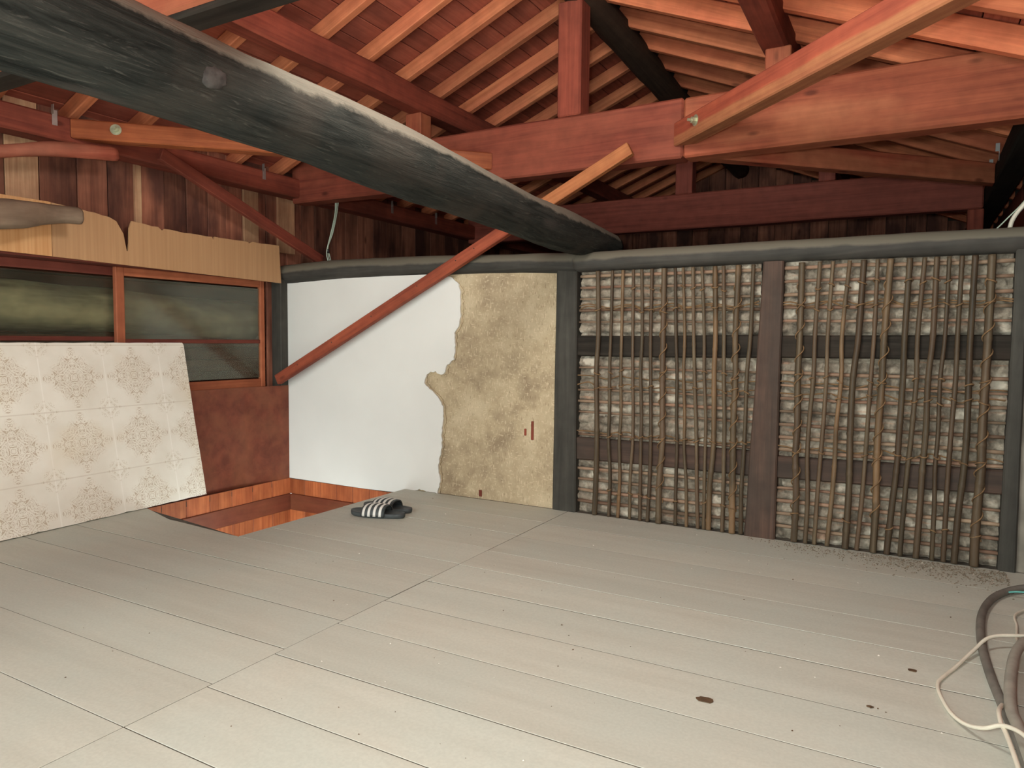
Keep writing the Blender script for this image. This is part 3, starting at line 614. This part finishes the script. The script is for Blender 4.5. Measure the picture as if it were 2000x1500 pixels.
# ================================================================== THINGS: boards and sheets
top = [(1.79, 1.425), (1.887, 1.418), (2.05, 1.40), (2.085, 1.385), (2.118, 1.33), (2.134, 1.25), (2.142, 1.25), (2.15, 1.36), (2.163, 1.398), (2.30, 1.388), (2.325, 1.372), (2.335, 1.384), (2.45, 1.379), (2.619, 1.38), (2.625, 1.366), (2.636, 1.382), (2.86, 1.382), (2.87, 1.372), (2.89, 1.384), (3.09, 1.388)]
tag(slab('plywood_strip', rag(top, .03, .003)+[(3.103, 1.166), (1.79, 1.188)], 'X', -3.345, -3.335, M['ply'], None, (-3.34, 2.4, 1.28)), 'tan plywood strip with a torn notch above the window', 'plywood')
tag(slab('plywood_strip', [(.6, 1.42), (1.787, 1.425), (1.787, 1.188), (.6, 1.20)], 'X', -3.343, -3.333, M['ply_fresh'], None, (-3.34, 1.2, 1.3)), 'brighter orange plywood strip at the left edge behind the crooked log', 'plywood')
# patterned sheet leaning on the window
def leaning_sheet():
    A, B = Vector((-3.165, .9, .004)), Vector((-3.25, 2.492, .004)); up_ = Vector((-.155, 0, .805))
    x = (B-A).normalized(); z = (up_-x*up_.dot(x)).normalized(); y = z.cross(x); L = (B-A).length; H = .818; th = .016
    # ragged bottom edge
    n = 90; pts = [(L*i/n, .004*abs(noise.noise(Vector((i*.9, 3, 1))))+(.012*max(0, noise.noise(Vector((i*.35, 9, 1)))-.25))) for i in range(n+1)]
    pts += [(L-.0, .1), (L-.004, .4), (L-.002, H-.012), (L-.010, H)]+[(L*(1-i/40), H-.003*abs(noise.noise(Vector((i*1.3, 5, 2))))) for i in range(1, 41)]
    m_ = len(pts); ox = L-.165-.30*10; oz = .505-.30*2
    v = [(a-ox, 0, b-oz) for a, b in pts]+[(a-ox, th, b-oz) for a, b in pts]
    f = [tuple(range(m_)), tuple(range(2*m_-1, m_-1, -1))]+[(i, (i+1) % m_, m_+(i+1) % m_, m_+i) for i in range(m_)]
    me = mesh('printed_sheet', v, f); bm = bmesh.new(); bm.from_mesh(me); bmesh.ops.recalc_face_normals(bm, faces=bm.faces); bmesh.ops.triangulate(bm, faces=[q for q in bm.faces if len(q.verts) > 4]); bm.to_mesh(me); bm.free()
    if y.x > 0: pass
    mw = Matrix(((x.x, y.x, z.x, A.x), (x.y, y.y, z.y, A.y), (x.z, y.z, z.z, A.z), (0, 0, 0, 1))) @ Matrix.Translation((ox, 0, oz))
    return tag(link('printed_sheet', me, M['panel'], None, mw), 'cream sheet printed with beige floral tiles leaning on the window', 'panel')
leaning_sheet()

# ================================================================== THINGS: slippers
def slipper(loc, rz, label):
    o = tag(empty('slide_sandal', loc), label, 'sandal', 'pair of striped slides'); o.rotation_euler = (0, 0, rz)
    mw = Matrix.Translation(loc) @ Matrix.Rotation(rz, 4, 'Z'); WORLD[o.name] = mw
    L, Wd = .28, .102; n = 40; v = []; f = []
    def wid(t): return Wd/2*(.86+.16*math.cos((t-.28)*5.2))*(1-abs(2*t-1)**5.)**.5
    prof = []
    for i in range(n):
        a = 2*math.pi*i/n; t = .5-.5*math.cos(a); prof.append((L*(t-.5), wid(t)*(1 if a < math.pi else -1)))
    for z, s in ((0, .93), (.004, .98), (.014, 1.), (.022, .98), (.020, .90), (.0165, .7)):
        for x, y in prof: v.append((x*(1-(1-s)*.5), y*s, z+.006*max(0, abs(x)/L*2-.6)))
    for j in range(5):
        for i in range(n): f.append((j*n+i, j*n+(i+1) % n, (j+1)*n+(i+1) % n, (j+1)*n+i))
    f += [tuple(range(n))[::-1], tuple(5*n+i for i in range(n))]
    link('sole', mesh('sole', v, f, True), M['sole'], o, mw)
    def arch(name, x0, x1, off, mat, nx=4):
        v = []; f = []; na = 20; th = .005 if off == 0 else .0012
        for lay in (0, 1):
            for i in range(nx+1):
                x = x0+(x1-x0)*i/nx; hgt = .052-.12*max(0, -.02-x)-.03*max(0, x); w = wid(min(.98, max(.02, x/L+.5)))+.003
                for k in range(na+1):
                    a = math.pi*k/na; e = off+th*lay; v.append((x+.012*math.sin(a)*0, (w+e)*math.copysign(abs(math.cos(a))**.75, math.cos(a)), .008+(hgt-.008+e)*math.sin(a)**.85))
        N1 = (nx+1)*(na+1)
        for lay in (0, 1):
            for i in range(nx):
                for k in range(na):
                    a = lay*N1+i*(na+1)+k; q = (a, a+1, a+na+2, a+na+1); f.append(q if lay else q[::-1])
        for i in range(nx):
            for k in (0, na): a = i*(na+1)+k; q = (a, a+na+1, a+na+1+N1, a+N1); f.append(q)
        for k in range(na):
            for i in (0, nx): a = i*(na+1)+k; f.append((a, a+1, a+1+N1, a+N1))
        me = mesh(name, v, f, True); return link(name, me, mat, o, mw)
    arch('strap', -.062, .055, 0., M['sole'], 8)
    for x in (-.052, -.025, .002, .029): arch('stripe', x, x+.0125, .0055, M['stripe'], 2)
slipper((-2.178, 2.607, .0015), .20, 'nearer dark slide sandal with white stripes on the strap')
slipper((-2.212, 2.722, .0015), .03, 'farther dark slide sandal with white stripes, behind its pair')

# ================================================================== THINGS: cables, wires, litter
def cable(name, pts, r, mat, label, cat='cable', seg=8): return tag(tube(name, pts, r, mat, None, seg, 8), label, cat)
cable('cream_cable', [(.40, 2.43, .03), (.282, 2.365, .036), (.215, 2.319, .034), (.173, 2.244, .016), (.127, 2.128, .006), (.094, 2.04, .006), (.084, 1.997, .006), (.087, 1.94, .006), (.105, 1.856, .006), (.13, 1.797, .014), (.159, 1.753, .034), (.19, 1.715, .066), (.22, 1.64, .085), (.24, 1.5, .09)], .0046, M['white_cable'], 'cream cable in a wide loop across the floor at right')
cable('thin_cable', [(.40, 2.80, .006), (.31, 2.65, .008), (.298, 2.53, .008), (.285, 2.40, .012), (.285, 2.33, .03), (.30, 2.27, .045)], .0035, M['white_cable'], 'thin pale cable by the tangle near the charred post')
cable('cream_lead', [(.205, 1.90, .03), (.189, 1.80, .058), (.187, 1.742, .06), (.191, 1.702, .06), (.194, 1.648, .062), (.197, 1.56, .065), (.20, 1.40, .065)], .0046, M['white_cable'], 'short cream lead hanging over the grey cables at bottom right')
cable('black_hose', [(.44, 2.93, .03), (.345, 2.90, .018), (.276, 2.805, .012), (.237, 2.688, .012), (.214, 2.569, .012), (.201, 2.428, .012), (.196, 2.266, .012), (.20, 2.102, .012), (.207, 1.986, .012), (.213, 1.908, .012), (.22, 1.818, .012), (.226, 1.731, .012), (.232, 1.6, .012), (.24, 1.40, .012)], .0115, M['black_cable'], 'dusty black hose curving along the floor at right')
cable('grey_cable', [(.42, 2.40, .02), (.33, 2.365, .03), (.292, 2.324, .035), (.262, 2.218, .0375), (.242, 2.1, .0375), (.226, 1.971, .0375), (.218, 1.859, .0375), (.222, 1.796, .0375), (.226, 1.70, .0375), (.232, 1.55, .0375), (.24, 1.40, .03)], .0125, M['grey_cable'], 'thick dusty grey cable lying over the black hose')
cable('grey_cable', [(.43, 2.30, .012), (.36, 2.2, .012), (.31, 2.05, .012), (.275, 1.9, .012), (.262, 1.75, .012), (.262, 1.55, .012), (.27, 1.40, .012)], .010, M['grey_cable'], 'grey cable along the floor nearest the right wall')
cable('teal_wire', [(.30, 2.845, .012), (.33, 2.838, .022), (.38, 2.84, .026), (.44, 2.86, .02)], .003, M['teal'], 'bit of teal wire in the tangle at far right', 'wire')
cable('cream_cable', [(.30, 3.36, 1.20), (.302, 3.30, 1.273), (.313, 3.30, 1.314), (.342, 3.30, 1.359), (.40, 3.29, 1.43), (.45, 3.26, 1.50)], .008, M['white_cable'], 'thick cream cable rising over the wall plate at right')
cable('thin_wire', [(.20, 3.34, 1.22), (.258, 3.31, 1.274), (.297, 3.31, 1.318), (.342, 3.31, 1.372), (.40, 3.30, 1.46)], .0025, M['green_wire'], 'thin grey-green wire beside the cream cable at top right', 'wire')
wbn = tag(empty('wire_bundle', (-3.1, 3.28, 1.29)), 'pale green wires hanging by the left end of the log plate', 'wires')
for k in range(3):
    q = .008*(k-1); tube('wire', [(-3.10+q, 3.335+q, 1.71), (-3.10, 3.325+q, 1.60), (-3.10, 3.29+q, 1.48), (-3.10, 3.252+q*.3, 1.385), (-3.10, 3.255+q*1.5, 1.34), (-3.10, 3.27+q*1.5, 1.292)], .0028, M['green_wire'], wbn, 6, 6)
tube('tape', [(-3.10, 3.252, 1.375), (-3.10, 3.256, 1.35)], .008, M['black'], wbn, 8, 2)
def flake(name, P, r, mat, seed, th=.002):
    n = 14; pts = [(P[0]+r*(1+.45*noise.noise(Vector((math.cos(a)*1.5, math.sin(a)*1.5, seed))))*math.cos(a)*1.2, P[1]+r*.75*(1+.45*noise.noise(Vector((math.sin(a)*2, math.cos(a)*2, seed+4))))*math.sin(a)) for a in [2*math.pi*i/n for i in range(n)]]
    return slab(name, pts, 'Z', .0014, .0014+th, mat, None, (P[0], P[1], 0))
tag(flake('dry_leaf', (-.392, 1.64), .017, M['leaf'], 1.), 'dark brown dry leaf scrap on the floor in the foreground', 'leaf')
tag(flake('dry_leaf', (-.055, 1.80), .006, M['leaf'], 2.), 'small brown leaf scrap between the foreground leaf and cables', 'leaf')
tag(flake('dry_leaf', (.03, 2.06), .009, M['leaf'], 3.), 'small dark scrap left of the cream cable loop', 'leaf')
def specks(name, n, region, rmin, rmax, mat, label, cat, seed):
    rr = random.Random(seed); v = []; f = []
    for _ in range(n):
        x, y = region(rr); r = rmin+(rmax-rmin)*rr.random()**3; b = len(v)
        for dx, dy, dz in ((1, 0, 0), (-.6, .8, 0), (-.5, -.8, 0), (.1, 0, .8)): v.append((x+r*dx*rr.uniform(.6, 1.5), y+r*dy*rr.uniform(.6, 1.4), .0013+r*dz))
        f += [(b, b+1, b+3), (b+1, b+2, b+3), (b+2, b, b+3), (b, b+2, b+1)]
    o = link(name, mesh(name, v, f), mat); o['kind'] = 'stuff'; o['label'] = label; o['category'] = cat
specks('plaster_crumbs', 170, lambda q: (q.uniform(-2.35, .25), q.uniform(.95, 3.1)), .0006, .0036, M['crumb'], 'white plaster crumbs scattered over the floor boards', 'crumbs', 3)
specks('dark_grit', 200, lambda q: (q.uniform(-2.35, .25), q.uniform(.95, 3.1)), .0006, .0035, M['leaf'], 'dark grit scattered over the floor boards', 'grit', 4)
specks('wall_litter', 3200, lambda q: ((lambda x: (x, D-.03-abs(q.gauss(0, .05))*(1+max(0, x+.5)*1.6)))(q.triangular(-.6, .33, .33))), .0006, .0045, M['dirt'], 'brown dirt and mud crumbs along the foot of the lath', 'dirt', 5)
specks('mud_flakes', 40, lambda q: ((lambda x: (x, D-.04-abs(q.gauss(0, .08))))(q.triangular(-.4, .33, .33))), .002, .008, M['dirtpale'], 'pale mud flakes fallen near the charred post', 'flakes', 6)
